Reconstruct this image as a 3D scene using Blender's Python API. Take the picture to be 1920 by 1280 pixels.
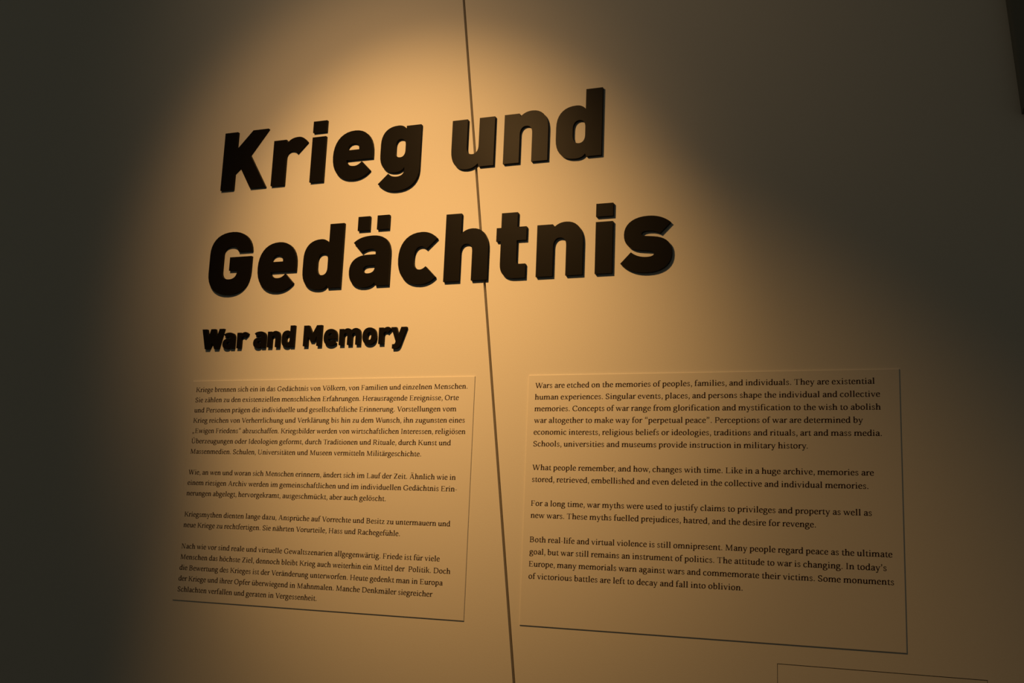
import bpy, bmesh, math
from mathutils import Matrix, Vector
from mathutils.geometry import tessellate_polygon

scene = bpy.context.scene
for o in list(bpy.data.objects):
    bpy.data.objects.remove(o)

# ------------------------------------------------------------------ camera, light, exposure
# The exhibition wall is the plane y = 0, seen from the -y side; (x, h) on it are metres from the
# point straight in front of the camera, whose eye height is EYE.
EYE = 1.55
DIST = 2.1058
FOCAL_PX = 1971.5
VIEW = ((0.93389418, -0.03961323, 0.35534836),      # rows: camera right, down, forward in (x, down, into wall)
        (-0.02773731, 0.98282215, 0.18245892),
        (-0.35647202, -0.18025374, 0.91675312))


def wall_to_world(v):
    return Vector((v[0], v[2], -v[1]))


cam_data = bpy.data.cameras.new('camera')
cam = bpy.data.objects.new('camera', cam_data)
scene.collection.objects.link(cam)
cam_data.sensor_width = 36.0
cam_data.lens = FOCAL_PX / 1920.0 * 36.0
cam_data.clip_start = 0.05
right, down, fwd = (wall_to_world(r) for r in VIEW)
rot = Matrix((right, -down, -fwd)).transposed()
cam.matrix_world = Matrix.Translation((0.0, -DIST, EYE)) @ rot.to_4x4()
scene.camera = cam

world = bpy.data.worlds.new('dim_gallery')
scene.world = world
world.use_nodes = True
world.node_tree.nodes['Background'].inputs[0].default_value = (1.0, 0.95, 0.70, 1)
world.node_tree.nodes['Background'].inputs[1].default_value = 0.038


def spot(name, loc, target, energy, color, cone, blend, radius):
    d = bpy.data.lights.new(name, 'SPOT')
    d.energy, d.color, d.spot_size, d.spot_blend = energy, color, math.radians(cone), blend
    d.shadow_soft_size = radius
    o = bpy.data.objects.new(name, d)
    scene.collection.objects.link(o)
    o.location = loc
    o.rotation_euler = (Vector(target) - Vector(loc)).to_track_quat('-Z', 'Y').to_euler()
    return o


# one ceiling spotlight: a hot core, the reflector's lower lobe and its soft spill
LAMP = (-1.30, -1.26, EYE + 1.460)
WARM = (1.0, 0.52, 0.155)
spot('spotlight_core', LAMP, (-1.050, 0, EYE + 0.556), 67.5, WARM, 50.0, 1.0, 0.02)
spot('spotlight_lower_lobe', LAMP, (-0.710, 0, EYE - 0.280), 53.0, WARM, 60.0, 1.0, 0.02)
spot('spotlight_halo', LAMP, (-1.180, 0, EYE + 0.700), 26.0, (1.0, 0.53, 0.19), 61.0, 1.0, 0.10)
spot('spotlight_spill', LAMP, (-0.985, 0, EYE + 1.240), 7.3, (1.0, 0.64, 0.33), 90.0, 1.0, 0.25)

vs = scene.view_settings
vs.view_transform = 'Standard'
vs.look = 'None'
vs.exposure = 0.0
vs.gamma = 1.0
vs.use_curve_mapping = False


# ------------------------------------------------------------------ materials
def material(name, color, rough, spec=0.5, grain=0.0, grain_scale=300.0, tint=0.0):
    m = bpy.data.materials.new(name)
    m.use_nodes = True
    nt = m.node_tree
    b = nt.nodes['Principled BSDF']
    b.inputs['Base Color'].default_value = (*color, 1)
    b.inputs['Roughness'].default_value = rough
    b.inputs['Specular IOR Level'].default_value = spec
    if grain or tint:
        tc = nt.nodes.new('ShaderNodeTexCoord')
        n = nt.nodes.new('ShaderNodeTexNoise')
        n.inputs['Scale'].default_value = grain_scale
        n.inputs['Detail'].default_value = 4.0
        nt.links.new(tc.outputs['Object'], n.inputs['Vector'])
        if grain:
            bump = nt.nodes.new('ShaderNodeBump')
            bump.inputs['Strength'].default_value = grain
            bump.inputs['Distance'].default_value = 0.001
            nt.links.new(n.outputs['Fac'], bump.inputs['Height'])
            nt.links.new(bump.outputs['Normal'], b.inputs['Normal'])
        if tint:
            mix = nt.nodes.new('ShaderNodeMix')
            mix.data_type = 'RGBA'
            mix.inputs['A'].default_value = (*[c * (1 - tint) for c in color], 1)
            mix.inputs['B'].default_value = (*[min(1, c * (1 + tint)) for c in color], 1)
            nt.links.new(n.outputs['Fac'], mix.inputs['Factor'])
            nt.links.new(mix.outputs['Result'], b.inputs['Base Color'])
    return m


M_WALL = material('wall_paint', (0.78, 0.76, 0.72), 0.85, 0.25, 0.12, 420.0, 0.025)
M_GAP = material('joint_backing', (0.42, 0.36, 0.30), 0.9, 0.1)
M_BOARD = material('board_laminate', (0.78, 0.755, 0.71), 0.7, 0.3, 0.05, 500.0, 0.015)
M_LETTER = material('letter_black', (0.0075, 0.0066, 0.0060), 0.36, 0.05, 0.05, 700.0)
M_INK = material('print_ink', (0.042, 0.021, 0.015), 0.7, 0.2)
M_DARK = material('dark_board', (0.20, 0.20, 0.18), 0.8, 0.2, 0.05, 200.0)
M_LOCK = material('lock_metal', (0.05, 0.05, 0.045), 0.4, 0.5)
M_FLOOR = material('floor_dark', (0.06, 0.055, 0.05), 0.7, 0.3, 0.2, 60.0, 0.2)


# ------------------------------------------------------------------ helpers
def link(name, mesh, mat, parent=None, loc=None):
    mesh.materials.append(mat)
    o = bpy.data.objects.new(name, mesh)
    scene.collection.objects.link(o)
    if parent:
        o.parent = parent
    if loc:
        o.location = loc
    return o


def tag(o, label=None, cat=None, group=None, kind=None):
    for k, v in (('label', label), ('category', cat), ('group', group), ('kind', kind)):
        if v:
            o[k] = v
    return o


def plate(name, loops, y_back, y_front, bevel=0.0):
    """A plate standing on the wall plane: loops[0] is its outline (x, z), the rest are holes; y_front < y_back."""
    loops = [list(l) for l in loops]
    flat = [p for l in loops for p in l]
    tris = tessellate_polygon([[Vector((x, z, 0)) for x, z in l] for l in loops])
    bm = bmesh.new()
    vf = [bm.verts.new((x, y_front, z)) for x, z in flat]
    vb = [bm.verts.new((x, y_back, z)) for x, z in flat]
    for t in tris:
        a, b, c = (flat[i] for i in t)
        area = (b[0] - a[0]) * (c[1] - a[1]) - (c[0] - a[0]) * (b[1] - a[1])
        if abs(area) < 1e-14:
            continue
        t = t if area > 0 else (t[0], t[2], t[1])
        try:
            bm.faces.new([vf[i] for i in t])
            bm.faces.new([vb[i] for i in reversed(t)])
        except ValueError:
            pass
    s = 0
    for l in loops:
        n = len(l)
        for i in range(n):
            j = (i + 1) % n
            try:
                bm.faces.new((vf[s + i], vb[s + i], vb[s + j], vf[s + j]))
            except ValueError:
                pass
        s += n
    bmesh.ops.dissolve_limit(bm, angle_limit=0.001, verts=bm.verts, edges=[e for e in bm.edges if all(abs(f.normal.y) > .9 for f in e.link_faces)]) if bevel else None
    bmesh.ops.recalc_face_normals(bm, faces=bm.faces)
    if bevel:
        bm.edges.ensure_lookup_table()
        es = [e for e in bm.edges if all(abs(v.co.y - y_front) < 1e-7 for v in e.verts) and len(e.link_faces) == 2
              and any(abs(f.normal.y) < .5 for f in e.link_faces)]
        bmesh.ops.bevel(bm, geom=es, offset=bevel, segments=3, affect='EDGES', profile=0.5)
    me = bpy.data.meshes.new(name)
    bm.to_mesh(me)
    bm.free()
    return me


def rect(x0, z0, x1, z1):
    return [(x0, z0), (x1, z0), (x1, z1), (x0, z1)]


def box_mesh(name, x0, y0, z0, x1, y1, z1):
    return plate(name, [rect(x0, z0, x1, z1)], y1, y0)


# ------------------------------------------------------------------ the room: floor and the wall with its slanted joint
tag(link('floor', box_mesh('floor', -5, -6, -0.1, 3.0, 0.3, 0.0), M_FLOOR), kind='structure')

TOP = 3.4
SEAM_A, SEAM_B = (-0.9771, 1.2454), (-0.7843, -0.2991)     # (x, h) on the joint's centre line
SLOPE = (SEAM_B[0] - SEAM_A[0]) / (SEAM_B[1] - SEAM_A[1])
GAP = 0.0058


def seam_x(z):
    return SEAM_A[0] + SLOPE * (z - EYE - SEAM_A[1])


HATCH = (-0.2567, EYE - 0.72, 0.1059, EYE - 0.2191)
left_wall = [(-5.0, 0.0), (seam_x(0) - GAP / 2, 0.0), (seam_x(TOP) - GAP / 2, TOP), (-5.0, TOP)]
right_wall = [(seam_x(0) + GAP / 2, 0.0), (3.0, 0.0), (3.0, TOP), (seam_x(TOP) + GAP / 2, TOP)]
tag(link('wall_left', plate('wall_left', [left_wall], 0.012, 0.0), M_WALL), kind='structure')
tag(link('wall_right', plate('wall_right', [right_wall, rect(*HATCH)], 0.012, 0.0), M_WALL), kind='structure')
tag(link('wall_back', box_mesh('wall_back', -5.0, 0.0125, 0.0, 3.0, 0.1, TOP), M_GAP), kind='structure')

# hatch set flush into the wall under the English board
g = 0.0011
hatch = bpy.data.objects.new('wall_hatch', None)
scene.collection.objects.link(hatch)
hatch.location = (HATCH[0], 0, HATCH[1])
tag(hatch, 'flush hatch in the wall below the right text board, outlined by thin dark joints', 'hatch')
w, h = HATCH[2] - HATCH[0], HATCH[3] - HATCH[1]
link('hatch_door', plate('hatch_door', [rect(g, g, w - g * 0.7, h - g * 1.3)], 0.0121, 0.0), M_WALL, hatch)
lock = [(w - 0.0331 + 0.0085 * math.cos(a * math.pi / 12), h - 0.0085 - 0.0085 + 0.0085 * math.sin(a * math.pi / 12)) for a in range(24)]
tag(link('lock', plate('lock', [lock], -0.0001, -0.0015), M_LOCK, hatch), 'small dark round lock')

# dark board cut off by the upper right corner of the picture
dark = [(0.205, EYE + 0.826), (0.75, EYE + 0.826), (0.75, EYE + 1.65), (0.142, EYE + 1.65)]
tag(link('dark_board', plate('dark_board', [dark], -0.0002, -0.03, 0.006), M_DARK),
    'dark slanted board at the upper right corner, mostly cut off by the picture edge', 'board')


# ------------------------------------------------------------------ raised heading letters (units: millimetres of the large size)
def curve(path):
    """path: list of (x, y) line points and (x1, y1, x2, y2, x, y) cubics; returns a polygon."""
    out = []
    for p in path:
        if len(p) == 2:
            out.append(p)
        else:
            x0, y0 = out[-1]
            n = 9
            for k in range(1, n + 1):
                t = k / n
                a, b, c, d = (1 - t) ** 3, 3 * t * (1 - t) ** 2, 3 * t * t * (1 - t), t ** 3
                out.append((a * x0 + b * p[0] + c * p[2] + d * p[4], a * y0 + b * p[1] + c * p[3] + d * p[5]))
    if len(out) > 1 and abs(out[0][0] - out[-1][0]) + abs(out[0][1] - out[-1][1]) < 1e-6:
        out.pop()
    return out


BOWL_D = [(106, 0), (106, 157), (68, 157), (68, 111), (62, 118, 55, 121, 46, 121), (17, 121, 0, 104, 0, 73), (0, 45),
          (0, 14, 17, -3, 46, -3), (57, -3, 64, 0, 69, 7), (72, 0)]
N_HALF = [(38, 0), (38, 66), (38, 79, 44, 86, 53, 86), (63, 86, 68, 79, 68, 67), (68, 0), (106, 0), (106, 73),
          (106, 104, 91, 121, 67, 121), (55, 121, 46, 117, 38, 109)]
N_OUT = [(0, 0)] + N_HALF + [(36, 117), (0, 117)]
HEAVY = {   # letter: (body loops, dots)
    'K': ([[(0, 0), (38, 0), (38, 43), (54, 57), (88, 0), (133, 0), (80, 88), (129, 152), (84, 152), (38, 104), (38, 152), (0, 152)]], []),
    'r': ([[(0, 0), (38, 0), (38, 66), (38, 80, 44, 87, 54, 87), (61, 87, 66, 84, 70, 79), (97, 106), (88, 117, 80, 121, 70, 121),
            (57, 121, 47, 117, 40, 109), (36, 117), (0, 117)]], []),
    'i': ([[(0, 0), (38, 0), (38, 115), (0, 115)]], [rect(0, 127, 38, 156)]),
    'e': ([[(109, 47), (109, 62), (109, 98, 90, 121, 57, 121), (22, 121, 0, 98, 0, 59), (0, 20, 22, -3, 57, -3),
            (77, -3, 92, 4, 104, 17), (80, 41), (74, 34, 67, 31, 60, 31), (47, 31, 39, 37, 38, 47)],
           [(38, 72), (39, 84, 46, 89, 55, 89), (65, 89, 71, 83, 71, 72)]], []),
    'g': ([[(104, 118), (66, 118), (66, 111), (61, 118, 54, 121, 44, 121), (15, 121, 0, 104, 0, 77), (0, 50), (0, 22, 16, 5, 42, 5),
            (52, 5, 60, 9, 66, 16), (66, 10), (66, 0, 59, -6, 47, -6), (38, -6, 31, -4, 24, 3), (-2, -21), (12, -35, 28, -41, 47, -41),
            (82, -41, 104, -22, 104, 10)],
           [(39, 70), (39, 81, 44, 87, 52, 87), (61, 87, 66, 81, 66, 70), (66, 57), (66, 47, 61, 41, 53, 41), (44, 41, 39, 47, 39, 57)]], []),
    'n': ([N_OUT], []),
    'u': ([[tuple((106 - c) if k % 2 == 0 else (117 - c) for k, c in enumerate(p)) for p in N_OUT]], []),
    'h': ([[(0, 0)] + N_HALF + [(38, 158), (0, 158)]], []),
    'd': ([BOWL_D, [(39, 66), (39, 79, 45, 86, 54, 86), (63, 86, 68, 79, 68, 68), (68, 50), (68, 39, 63, 32, 54, 32), (45, 32, 39, 39, 39, 53)]], []),
    'G': ([[(123, 91), (60, 91), (60, 57), (84, 57), (84, 53), (83, 41, 75, 35, 62, 35), (48, 35, 39, 42, 39, 56), (39, 97),
            (39, 112, 48, 119, 62, 119), (74, 119, 81, 114, 84, 104), (123, 104), (120, 137, 97, 156, 62, 156), (24, 156, 0, 136, 0, 100), (0, 53),
            (0, 17, 24, -4, 62, -4), (99, -4, 123, 17, 123, 53)]], []),
    'a': ([[(106, 0), (106, 78), (106, 107, 88, 121, 58, 121), (36, 121, 20, 117, 8, 106), (31, 81), (38, 87, 46, 89, 55, 89), (64, 89, 68, 86, 68, 79),
            (68, 75), (46, 75), (17, 75, 0, 61, 0, 37), (0, 12, 15, -3, 40, -3), (53, -3, 62, 0, 69, 8), (72, 0)],
           [(68, 49), (52, 49), (42, 49, 37, 46, 37, 40), (37, 34, 42, 30, 50, 30), (62, 30, 68, 35, 68, 46)]], []),
    'c': ([[(97, 104), (86, 116, 73, 121, 57, 121), (22, 121, 0, 98, 0, 59), (0, 20, 22, -3, 57, -3), (72, -3, 86, 2, 97, 13), (71, 39),
            (67, 35, 62, 32, 57, 32), (45, 32, 39, 42, 39, 59), (39, 76, 45, 87, 57, 87), (63, 87, 67, 84, 71, 80)]], []),
    't': ([[(71, 0), (46, 0), (22, 0, 11, 12, 11, 34), (11, 86), (0, 86), (0, 117), (11, 117), (11, 151), (49, 151), (49, 117), (71, 117),
            (71, 86), (49, 86), (49, 42), (49, 35, 52, 32, 58, 32), (71, 32)]], []),
    's': ([[(107, 104), (93, 116, 77, 121, 58, 121), (26, 121, 6, 106, 6, 82), (6, 61, 19, 48, 44, 46), (62, 44), (69, 43, 72, 41, 72, 38),
            (72, 33, 66, 31, 56, 31), (43, 31, 31, 35, 22, 43), (-1, 19), (13, 5, 32, -3, 56, -3), (90, -3, 110, 12, 110, 38),
            (110, 60, 97, 72, 71, 75), (53, 77), (47, 78, 44, 79, 44, 82), (44, 86, 49, 88, 59, 88), (69, 88, 77, 86, 84, 81)]], []),
    'W': ([[(0, 152), (36, 0), (75, 0), (98, 48), (120, 0), (159, 0), (196, 152), (155, 152), (136, 88), (118, 152), (80, 152), (61, 88), (42, 152)]], []),
    'M': ([[(0, 0), (38, 0), (38, 72), (61, 34), (89, 34), (112, 72), (112, 0), (150, 0), (150, 152), (108, 152), (75, 90), (42, 152), (0, 152)]], []),
    'm': ([[(0, 0), (38, 0), (38, 66), (38, 79, 43, 86, 52, 86), (62, 86, 67, 79, 67, 67), (67, 0), (105, 0), (105, 66),
            (105, 79, 110, 86, 119, 86), (129, 86, 134, 79, 134, 67), (134, 0), (172, 0), (172, 73), (172, 104, 157, 121, 134, 121),
            (119, 121, 107, 116, 98, 106), (90, 116, 80, 121, 66, 121), (55, 121, 46, 117, 38, 109), (36, 117), (0, 117)]], []),
    'o': ([[(55, 121), (20, 121, 0, 98, 0, 59), (0, 20, 20, -3, 55, -3), (90, -3, 110, 20, 110, 59), (110, 98, 90, 121, 55, 121)],
           [(55, 87), (66, 87, 71, 79, 71, 59), (71, 39, 66, 31, 55, 31), (44, 31, 39, 39, 39, 59), (39, 79, 44, 87, 55, 87)]], []),
    'y': ([[(0, 117), (40, 117), (59, 62), (79, 117), (120, 117), (77, -4), (69, -26, 58, -36, 38, -36), (14, -36), (14, -5), (24, -5),
            (32, -5, 36, -1, 38, 7), (40, 15)]], []),
}
HEAVY['\u00e4'] = (HEAVY['a'][0], [rect(16, 135, 47, 169), rect(67, 135, 98, 169)])
THICK = 0.0075


def raised_letter(ch, x, base, scale, label, group):
    body, dots = HEAVY[ch]
    k = 0.001 * scale
    def loops(ls):
        return [[(px * k, pz * k) for px, pz in curve(l)] for l in ls]
    o = link('raised_letter', plate('raised_letter', loops(body), -0.0001, -THICK), M_LETTER, None, (x, 0, EYE + base))
    tag(o, label, 'letter', group)
    for d in dots:
        link('dot', plate('dot', loops([d]), -0.0001, -THICK), M_LETTER, o)
    return o


BIG, SMALL = 'raised letters of the large heading', 'raised letters of the small heading'
for word, line, base, items in (
        ('Krieg', 'top heading line', 0.8216, (('K', -1.6205), ('r', -1.4720), ('i', -1.3615), ('e', -1.3000), ('g', -1.1705))),
        ('und', 'top heading line', 0.8216, (('u', -0.9855), ('n', -0.8557), ('d', -0.7310))),
        ('Ged\u00e4chtnis', 'second heading line', 0.5546, (('G', -1.6325), ('e', -1.4890), ('d', -1.3610), ('\u00e4', -1.2340), ('c', -1.1064), ('h', -0.9890),
                                       ('t', -0.8635), ('n', -0.7670), ('i', -0.6330), ('s', -0.5760)))):
    for ch, x in items:
        case = 'capital' if ch.isupper() else 'lowercase'
        raised_letter(ch, x, base, 1.0, 'large black raised %s letter %s in the word %s, %s' % (case, ch, word, line), BIG)
for word, items in (('War', (('W', -1.6344), ('a', -1.5722), ('r', -1.5310))), ('and', (('a', -1.4838), ('n', -1.4440), ('d', -1.4040))),
                    ('Memory', (('M', -1.3445), ('e', -1.2893), ('m', -1.2480), ('o', -1.1866), ('r', -1.1445), ('y', -1.1131)))):
    for ch, x in items:
        case = 'capital' if ch.isupper() else 'lowercase'
        raised_letter(ch, x, 0.4163, 0.325, 'small black raised %s letter %s in the word %s' % (case, ch, word), SMALL)


# ------------------------------------------------------------------ the printed book face (units: x-height = 100)
NIB_A, NIB_B, NIB_T = 27.5, 14.5, math.radians(14)


def bez(path, n=6):
    pts = [path[0]]
    for p in path[1:]:
        if len(p) == 2:
            pts.append(p)
            continue
        x0, y0 = pts[-1]
        for k in range(1, n + 1):
            t = k / n
            a, b, c, d = (1 - t) ** 3, 3 * t * (1 - t) ** 2, 3 * t * t * (1 - t), t ** 3
            pts.append((a * x0 + b * p[0] + c * p[2] + d * p[4], a * y0 + b * p[1] + c * p[3] + d * p[5]))
    return pts


def pen(*path, a=NIB_A, b=NIB_B):
    """A broad-nib stroke along a path: quads whose width follows the stroke's direction."""
    p = bez(list(path))
    closed = abs(p[0][0] - p[-1][0]) + abs(p[0][1] - p[-1][1]) < 0.01
    if closed:
        p = p[:-1]
    n = len(p)
    side = []
    for i in range(n):
        q0 = p[(i - 1) % n] if (closed or i > 0) else p[i]
        q1 = p[(i + 1) % n] if (closed or i < n - 1) else p[i]
        dx, dy = q1[0] - q0[0], q1[1] - q0[1]
        l = math.hypot(dx, dy) or 1.0
        th = math.atan2(dy, dx) - NIB_T
        w = 0.5 * math.hypot(a * math.sin(th), b * math.cos(th))
        nx, ny = -dy / l * w, dx / l * w
        side.append(((p[i][0] + nx, p[i][1] + ny), (p[i][0] - nx, p[i][1] - ny)))
    out = []
    for i in range(n if closed else n - 1):
        j = (i + 1) % n
        out.append([side[i][0], side[i][1], side[j][1], side[j][0]])
    return out


def bar(x0, y0, x1, y1):
    return [[(x0, y0), (x1, y0), (x1, y1), (x0, y1)]]


def st(x, y0, y1, w=27.0):
    return bar(x - w / 2, y0, x + w / 2, y1)


def sl(x, y, l=10, r=10, w=27.0, up=1):
    """slab serif at the foot (up=1) or the head (up=-1) of a stem"""
    x0, x1 = x - w / 2, x + w / 2
    return [[(x0 - l, y), (x1 + r, y), (x1 + r, y + 9 * up), (x1, y + 13 * up), (x0, y + 13 * up), (x0 - l, y + 9 * up)]]


def fl(x, y):
    return [[(x + 10.5, y - 16), (x + 10.5, y + 2), (x - 23, y - 5), (x - 23, y - 11), (x - 10.5, y - 15)]]


def dot(x, y, r=13.0):
    return [[(x + r * math.cos(k * math.pi / 6), y + r * math.sin(k * math.pi / 6)) for k in range(12)]]


def diag(x0, y0, x1, y1, w):
    """a diagonal of horizontal width w"""
    return [[(x0 - w / 2, y0), (x0 + w / 2, y0), (x1 + w / 2, y1), (x1 - w / 2, y1)]]


def comma(x, y):
    return dot(x, y, 13) + [[(x + 13, y), (x + 13, y - 14), (x - 4, y - 45), (x - 15, y - 41), (x - 3, y - 12)]]


def quote_open(x, y):
    return dot(x, y, 13) + [[(x - 13, y), (x - 13, y + 14), (x + 4, y + 45), (x + 15, y + 41), (x + 3, y + 12)]]


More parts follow.
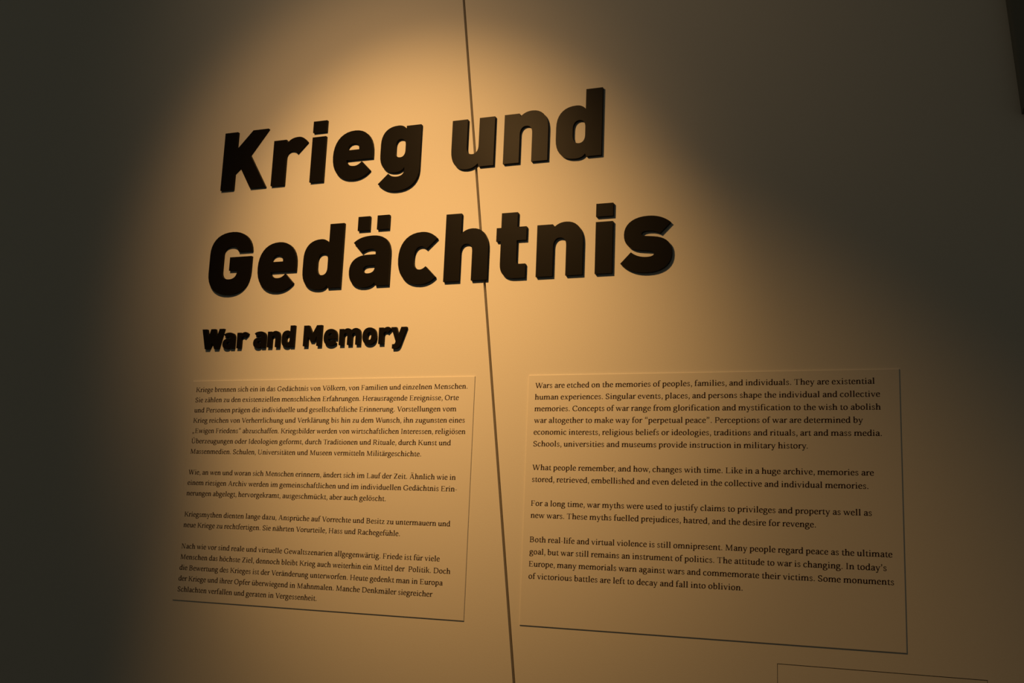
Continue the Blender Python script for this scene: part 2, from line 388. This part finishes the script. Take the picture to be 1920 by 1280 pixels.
OVAL = pen((59, 97), (34, 97, 21, 76, 21, 49), (21, 21, 36, 3, 59, 3), (84, 3, 97, 24, 97, 51), (97, 79, 82, 97, 59, 97))
ARCH = ((68, 96.5), (84, 95, 90, 84, 90, 60))
BOOK = {
    'n': (118, st(30, 0, 98) + fl(30, 98) + sl(30, 0) + pen((36, 72), (44, 88, 56, 97, 68, 96.5), (84, 95, 90, 84, 90, 60)) + st(90, 0, 62) + sl(90, 0)),
    'm': (184, st(30, 0, 98) + fl(30, 98) + sl(30, 0) + pen((36, 72), (44, 88, 56, 97, 68, 96.5), (84, 95, 92, 84, 92, 60)) + st(92, 0, 62) + sl(92, 0)
          + pen((98, 72), (106, 88, 118, 97, 130, 96.5), (146, 95, 154, 84, 154, 60)) + st(154, 0, 62) + sl(154, 0)),
    'h': (118, st(30, 0, 152) + fl(30, 152) + sl(30, 0) + pen((36, 72), (44, 88, 56, 97, 68, 96.5), (84, 95, 90, 84, 90, 60)) + st(90, 0, 62) + sl(90, 0)),
    'u': (118, st(29, 32, 97) + fl(29, 97) + pen((29, 36), (29, 12, 37, 4, 51, 4), (63, 4, 75, 12, 85, 27)) + st(90, 0, 97) + fl(90, 97) + sl(90, 0, 0, 12)),
    'i': (66, st(34, 0, 98) + fl(34, 98) + sl(34, 0) + dot(32, 135)),
    'j': (66, st(34, -18, 98) + fl(34, 98) + pen((34, -14), (34, -36, 22, -45, 6, -45)) + dot(32, 135)),
    'l': (66, st(34, 0, 152) + fl(34, 152) + sl(34, 0)),
    'k': (118, st(30, 0, 152) + fl(30, 152) + sl(30, 0) + diag(44, 46, 92, 96, 16) + bar(72, 89, 112, 98) + diag(60, 62, 100, 0, 26) + bar(80, 0, 120, 9)),
    'b': (118, st(29, 6, 152) + fl(29, 152) + pen((34, 74), (42, 90, 54, 97, 66, 96.5), (86, 95, 97, 76, 97, 52), (97, 22, 80, 3, 58, 3), (46, 3, 36, 7, 28, 14))),
    'd': (118, st(90, 0, 152) + fl(90, 152) + sl(90, 0, 0, 12)
          + pen((84, 88), (76, 95, 68, 97, 58, 97), (36, 97, 21, 76, 21, 48), (21, 20, 34, 4, 52, 4), (66, 4, 78, 14, 86, 30))),
    'p': (118, st(29, -46, 98) + fl(29, 98) + sl(29, -46)
          + pen((34, 74), (42, 90, 54, 97, 66, 96.5), (86, 95, 97, 76, 97, 52), (97, 22, 80, 3, 58, 3), (46, 3, 38, 6, 32, 12))),
    'o': (118, OVAL),
    'e': (105, pen((86, 56), (87, 82, 76, 97, 56, 97), (34, 97, 20, 77, 20, 48), (20, 20, 36, 3, 58, 3), (72, 3, 82, 9, 92, 21)) + [[(22, 48), (94, 53), (94, 62), (22, 56)]]),
    'c': (105, pen((82, 84), (76, 93, 70, 97, 60, 97), (36, 97, 20, 78, 20, 48), (20, 20, 36, 3, 58, 3), (72, 3, 82, 9, 92, 21)) + dot(80, 82, 10)),
    'a': (105, pen((26, 80), (32, 92, 44, 97, 54, 97), (72, 97, 80, 88, 80, 68)) + dot(28, 78, 9) + st(80, 14, 70) + pen((80, 20), (80, 8, 86, 3, 102, 7))
          + pen((78, 59), (50, 55, 23, 48, 23, 26), (23, 10, 32, 4, 44, 4), (58, 4, 70, 13, 78, 26))),
    'g': (112, pen((51, 97), (32, 97, 22, 83, 22, 66), (22, 48, 34, 35, 51, 35), (70, 35, 80, 48, 80, 66), (80, 84, 69, 97, 51, 97)) + pen((74, 88), (84, 94), (104, 93), b=14)
          + pen((36, 40), (22, 30, 22, 18, 36, 12)) + pen((34, 11), (66, 4, 98, 6, 98, -17), (98, -36, 78, -46, 52, -46), (28, -46, 15, -37, 15, -23), (15, -10, 24, 1, 38, 9), b=14)),
    'f': (76, st(34, 0, 112) + sl(34, 0, 10, 14) + bar(8, 88, 68, 98) + pen((34, 108), (34, 138, 44, 150, 60, 150), (70, 150, 76, 147, 82, 141), b=14)),
    'r': (84, st(30, 0, 98) + fl(30, 98) + sl(30, 0, 10, 13) + pen((36, 68), (44, 88, 54, 97, 68, 97), (74, 97, 78, 95, 82, 91), b=13) + dot(76, 87, 10)),
    's': (92, pen((72, 82), (66, 92, 58, 97, 47, 97), (32, 97, 23, 88, 23, 76), (23, 60, 42, 55, 52, 49), (66, 42, 74, 36, 74, 24), (74, 10, 62, 3, 46, 3), (34, 3, 24, 8, 18, 20), a=19, b=14)
          + bar(68, 72, 76, 95) + bar(16, 6, 24, 30)),
    't': (70, [[(22, 24), (43, 24), (43, 122), (36, 122), (22, 104)]] + bar(8, 88, 66, 98) + pen((32.5, 28), (32.5, 10, 40, 4, 50, 4), (58, 4, 64, 7, 69, 11))),
    'v': (114, diag(22, 98, 58, 0, 25) + diag(96, 98, 60, 0, 14) + bar(4, 89, 44, 98) + bar(76, 89, 114, 98)),
    'w': (171, diag(22, 98, 54, 0, 25) + diag(88, 96, 56, 0, 14) + diag(86, 98, 118, 0, 25) + diag(152, 98, 120, 0, 14) + bar(4, 89, 44, 98) + bar(66, 89, 106, 98) + bar(132, 89, 170, 98)),
    'x': (116, diag(28, 98, 90, 0, 27) + diag(92, 98, 26, 0, 15) + bar(8, 89, 52, 98) + bar(70, 89, 110, 98) + bar(6, 0, 46, 9) + bar(66, 0, 112, 9)),
    'y': (114, diag(22, 98, 60, 0, 25) + diag(96, 98, 44, -42, 15) + bar(4, 89, 44, 98) + bar(76, 89, 114, 98) + pen((50, -30), (44, -44, 34, -46, 22, -42), b=14) + dot(24, -39, 10)),
    'z': (104, bar(16, 88, 90, 99.5) + bar(14, -1, 94, 10.5) + diag(76, 92, 26, 6, 27) + bar(14, 76, 22, 98) + bar(86, 0, 94, 25)),
    'A': (168, diag(82, 140, 30, 0, 14) + diag(86, 140, 136, 0, 27) + bar(46, 42, 124, 52) + bar(8, 0, 54, 9) + bar(110, 0, 164, 9)),
    'B': (152, st(38, 0, 140, 23) + pen((24, 135), (76, 135), (108, 135, 112, 118, 112, 105), (112, 86, 96, 75, 70, 75), (38, 75))
          + pen((70, 75), (106, 75, 124, 62, 124, 40), (124, 16, 106, 5, 76, 5), (16, 5)) + sl(38, 140, 12, 0, 23, -1)),
    'C': (156, pen((136, 108), (128, 128, 112, 137, 92, 137), (50, 137, 24, 108, 24, 68), (24, 28, 50, 3, 92, 3), (114, 3, 130, 12, 142, 30)) + bar(131, 96, 140, 138)),
    'D': (171, st(38, 0, 140, 23) + pen((20, 135), (78, 135), (126, 135, 150, 110, 150, 72), (150, 30, 124, 5, 76, 5), (20, 5))),
    'E': (142, st(38, 0, 140, 23) + bar(16, 130, 122, 140) + bar(114, 108, 122, 140) + bar(38, 65, 102, 76.5) + bar(95, 52, 102, 89) + bar(16, 0, 130, 10) + bar(121, 0, 130, 36)),
    'F': (134, st(38, 0, 140, 23) + bar(16, 130, 120, 140) + bar(112, 106, 120, 140) + bar(38, 63, 100, 74.5) + bar(93, 50, 100, 87) + sl(38, 0, 12, 16, 23)),
    'G': (171, pen((138, 108), (130, 128, 112, 137, 94, 137), (50, 137, 24, 108, 24, 68), (24, 28, 50, 3, 94, 3), (112, 3, 126, 7, 140, 14)) + bar(133, 98, 141, 138)
          + st(136, 10, 60, 22) + bar(112, 52, 158, 62)),
    'H': (176, st(38, 0, 140, 23) + st(138, 0, 140, 23) + bar(38, 65, 138, 76.5) + sl(38, 0, 12, 12, 23) + sl(138, 0, 12, 12, 23) + sl(38, 140, 12, 12, 23, -1) + sl(138, 140, 12, 12, 23, -1)),
    'I': (80, st(40, 0, 140, 23) + sl(40, 0, 12, 12, 23) + sl(40, 140, 12, 12, 23, -1)),
    'K': (164, st(38, 0, 140, 23) + sl(38, 0, 12, 12, 23) + sl(38, 140, 12, 12, 23, -1) + diag(52, 60, 130, 138, 17) + bar(108, 131, 152, 140) + diag(76, 84, 138, 0, 30) + bar(116, 0, 166, 9)),
    'L': (140, st(38, 0, 140, 23) + sl(38, 140, 12, 14, 23, -1) + bar(16, 0, 128, 10) + bar(119, 0, 128, 40)),
    'M': (208, diag(36, 0, 42, 140, 15) + diag(44, 140, 102, 4, 28) + diag(104, 4, 164, 140, 15) + st(168, 0, 140, 23) + bar(14, 0, 60, 9) + sl(168, 0, 12, 12, 23) + bar(18, 131, 50, 140) + bar(162, 131, 192, 140)),
    'N': (174, st(38, 0, 140, 11) + st(138, 0, 140, 11) + diag(42, 140, 132, 0, 29) + bar(16, 0, 60, 9) + bar(16, 131, 48, 140) + bar(116, 131, 160, 140)),
    'O': (172, pen((86, 137), (46, 137, 24, 108, 24, 69), (24, 30, 48, 3, 86, 3), (126, 3, 148, 32, 148, 71), (148, 110, 124, 137, 86, 137))),
    'P': (136, st(38, 0, 140, 23) + pen((20, 135), (74, 135), (108, 135, 118, 118, 118, 98), (118, 76, 102, 62, 72, 62), (38, 62)) + sl(38, 0, 12, 16, 23)),
    'R': (156, st(38, 0, 140, 23) + pen((20, 135), (74, 135), (106, 135, 116, 118, 116, 100), (116, 80, 100, 67, 72, 67), (38, 67)) + sl(38, 0, 12, 12, 23) + diag(76, 70, 128, 0, 29) + bar(112, 0, 154, 9)),
    'S': (128, pen((100, 112), (94, 130, 80, 137, 64, 137), (44, 137, 28, 124, 28, 104), (28, 80, 52, 76, 68, 67), (90, 56, 104, 50, 104, 32), (104, 12, 84, 3, 62, 3), (44, 3, 30, 10, 22, 30))
          + bar(96, 104, 104, 136) + bar(20, 6, 28, 38)),
    'T': (146, st(73, 0, 140, 23) + bar(10, 130, 136, 140) + bar(10, 106, 18, 140) + bar(128, 106, 136, 140) + sl(73, 0, 14, 14, 23)),
    'U': (170, st(38, 42, 140, 23) + pen((38, 46), (38, 16, 56, 4, 86, 4), (116, 4, 132, 18, 132, 48), a=23) + st(133, 46, 140, 11) + sl(38, 140, 12, 12, 23, -1) + bar(112, 131, 154, 140)),
    'V': (164, diag(30, 140, 82, 0, 28) + diag(136, 140, 84, 0, 15) + bar(6, 131, 56, 140) + bar(112, 131, 158, 140)),
    'W': (226, diag(28, 140, 70, 0, 28) + diag(116, 138, 74, 0, 15) + diag(112, 140, 154, 0, 28) + diag(200, 140, 158, 0, 15) + bar(6, 131, 54, 140) + bar(88, 131, 136, 140) + bar(178, 131, 222, 140)),
    'Z': (142, bar(20, 130, 124, 141.5) + bar(16, -1, 128, 10.5) + diag(108, 134, 34, 6, 32) + bar(20, 108, 28, 140) + bar(120, 0, 128, 34)),
    ' ': (50, []),
    '.': (54, dot(29, 10)),
    ',': (50, comma(31, 10)),
    '-': (72, bar(10, 40, 62, 51)),
    '\u201e': (100, comma(28, 10) + comma(66, 10)),
    '\u201c': (100, quote_open(34, 116) + quote_open(72, 116)),
    '\u201d': (100, comma(30, 140) + comma(68, 140)),
    '\u2019': (54, comma(28, 140)),
}
SET = {'a': 104, 'b': 116, 'c': 100, 'd': 119, 'e': 101, 'f': 74, 'g': 111, 'h': 123, 'k': 118, 'l': 68, 'm': 189, 'n': 123, 'o': 116, 'p': 119, 'r': 83, 's': 89, 't': 73, 'u': 121, 'v': 112, 'w': 164, 'x': 117, 'y': 113, 'z': 103, 'F': 130, 'S': 124, 'K': 162, 'R': 154, 'O': 170}      # set widths
for ch, adv in SET.items():
    k = adv / BOOK[ch][0]
    m = BOOK[ch][0] / 2
    BOOK[ch] = (adv, [[((px - m) * k * 1.03 + m * k, pz) for px, pz in q] for q in BOOK[ch][1]])
for base, accent, dx, dy in (('a', '\u00e4', 54, 133), ('o', '\u00f6', 59, 133), ('u', '\u00fc', 58, 133), ('A', '\u00c4', 84, 168), ('U', '\u00dc', 86, 168)):
    adv, polys = BOOK[base]
    BOOK[accent] = (adv, polys + dot(dx - 20, dy, 12) + dot(dx + 20, dy, 12))
ROUND = set('aeogcdqrsu\u00e4\u00f6\u00fc')


def advance(line):
    """x of every character and the line's whole width, lightly kerned"""
    xs, x = [], 0.0
    for i, ch in enumerate(line):
        xs.append(x)
        nxt = line[i + 1] if i + 1 < len(line) else ''
        x += BOOK[ch][0]
        if ch in 'WVT' and nxt in ROUND:
            x -= 16
        elif ch in 'rvwy' and nxt in '.,' and nxt:
            x -= 12
    return xs, x


def add_line(verts, faces, line, x0, x1, z, unit, y):
    xs, width = advance(line)
    lead = min(p[0] for q in BOOK[line[0]][1] for p in q)
    last = max(p[0] for q in BOOK[line[-1]][1] for p in q)
    k = (x1 - x0) / (xs[-1] + last - lead)
    for ch, cx in zip(line, xs):
        for poly in BOOK[ch][1]:
            s = len(verts)
            area = sum(poly[i - 1][0] * q[1] - q[0] * poly[i - 1][1] for i, q in enumerate(poly))
            pts = poly if area > 0 else poly[::-1]
            verts.extend((x0 + (cx + px - lead) * k, y, z + pz * unit) for px, pz in pts)
            faces.append(tuple(range(s, s + len(pts))))


# ------------------------------------------------------------------ the two printed boards
PITCH = 0.02495
UNIT = 0.0000795
BOARD_T = 0.0023


def text_panel(x0, x1, z0, z1, margin, first, label, paragraphs):
    root = bpy.data.objects.new('text_panel', None)
    scene.collection.objects.link(root)
    root.location = (x0, 0, EYE + z0)
    tag(root, label, 'information board', 'printed text boards on the wall')
    w, h = x1 - x0, z1 - z0
    link('board', plate('board', [rect(0, 0, w, h)], -0.0001, -BOARD_T, 0.0012), M_BOARD, root)
    row = 0
    for lines in paragraphs:
        verts, faces = [], []
        for text, end in lines:
            add_line(verts, faces, text, margin - x0, end - x0, first - z0 - row * PITCH, UNIT, -BOARD_T - 0.00012)
            row += 1
        row += 1
        me = bpy.data.meshes.new('paragraph')
        me.from_pydata(verts, [], faces)
        link('paragraph', me, M_INK, root)
    return root


GERMAN = [
    [('Kriege brennen sich ein in das Gedächtnis von Völkern, von Familien und einzelnen Menschen.', -0.9184),
     ('Sie zählen zu den existenziellen menschlichen Erfahrungen. Herausragende Ereignisse, Orte', -0.9382),
     ('und Personen prägen die individuelle und gesellschaftliche Erinnerung. Vorstellungen vom', -0.9427),
     ('Krieg reichen von Verherrlichung und Verklärung bis hin zu dem Wunsch, ihn zugunsten eines', -0.9211),
     ('„Ewigen Friedens“ abzuschaffen. Kriegsbilder werden von wirtschaftlichen Interessen, religiösen', -0.9183),
     ('Überzeugungen oder Ideologien geformt, durch Traditionen und Rituale, durch Kunst und', -0.9517),
     ('Massenmedien. Schulen, Universitäten und Museen vermitteln Militärgeschichte.', -1.0223)],
    [('Wie, an wen und woran sich Menschen erinnern, ändert sich im Lauf der Zeit. Ähnlich wie in', -0.9362),
     ('einem riesigen Archiv werden im gemeinschaftlichen und im individuellen Gedächtnis Erin-', -0.9319),
     ('nerungen abgelegt, hervorgekramt, ausgeschmückt, aber auch gelöscht.', -1.1032)],
    [('Kriegsmythen dienten lange dazu, Ansprüche auf Vorrechte und Besitz zu untermauern und', -0.9435),
     ('neue Kriege zu rechtfertigen. Sie nährten Vorurteile, Hass und Rachegefühle.', -1.0632)],
    [('Nach wie vor sind reale und virtuelle Gewaltszenarien allgegenwärtig. Friede ist für viele', -0.9644),
     ('Menschen das höchste Ziel, dennoch bleibt Krieg auch weiterhin ein Mittel der  Politik. Doch', -0.9379),
     ('die Bewertung des Krieges ist der Veränderung unterworfen. Heute gedenkt man in Europa', -0.9545),
     ('der Kriege und ihrer Opfer überwiegend in Mahnmalen. Manche Denkmäler siegreicher', -0.9768),
     ('Schlachten verfallen und geraten in Vergessenheit.', -1.2611)],
]
ENGLISH = [
    [('Wars are etched on the memories of peoples, families, and individuals. They are existential', -0.0713),
     ('human experiences. Singular events, places, and persons shape the individual and collective', -0.0621),
     ('memories. Concepts of war range from glorification and mystification to the wish to abolish', -0.0613),
     ('war altogether to make way for “perpetual peace”. Perceptions of war are determined by', -0.0935),
     ('economic interests, religious beliefs or ideologies, traditions and rituals, art and mass media.', -0.0605),
     ('Schools, universities and museums provide instruction in military history.', -0.1962)],
    [('What people remember, and how, changes with time. Like in a huge archive, memories are', -0.0763),
     ('stored, retrieved, embellished and even deleted in the collective and individual memories.', -0.0867)],
    [('For a long time, war myths were used to justify claims to privileges and property as well as', -0.0816),
     ('new wars. These myths fuelled prejudices, hatred, and the desire for revenge.', -0.1829)],
    [('Both real-life and virtual violence is still omnipresent. Many people regard peace as the ultimate', -0.0471),
     ('goal, but war still remains an instrument of politics. The attitude to war is changing. In today’s', -0.0578),
     ('Europe, many memorials warn against wars and commemorate their victims. Some monuments', -0.0455),
     ('of victorious battles are left to decay and fall into oblivion.', -0.3208)],
]
text_panel(-1.6523, -0.9018, -0.1835, 0.3386, -1.6398, 0.3110, 'pale left wall board with German text, under the small heading', GERMAN)
text_panel(-0.7764, -0.0264, -0.1835, 0.3386, -0.7602, 0.3104, 'pale right wall board with English text, beside the slanted wall joint', ENGLISH)
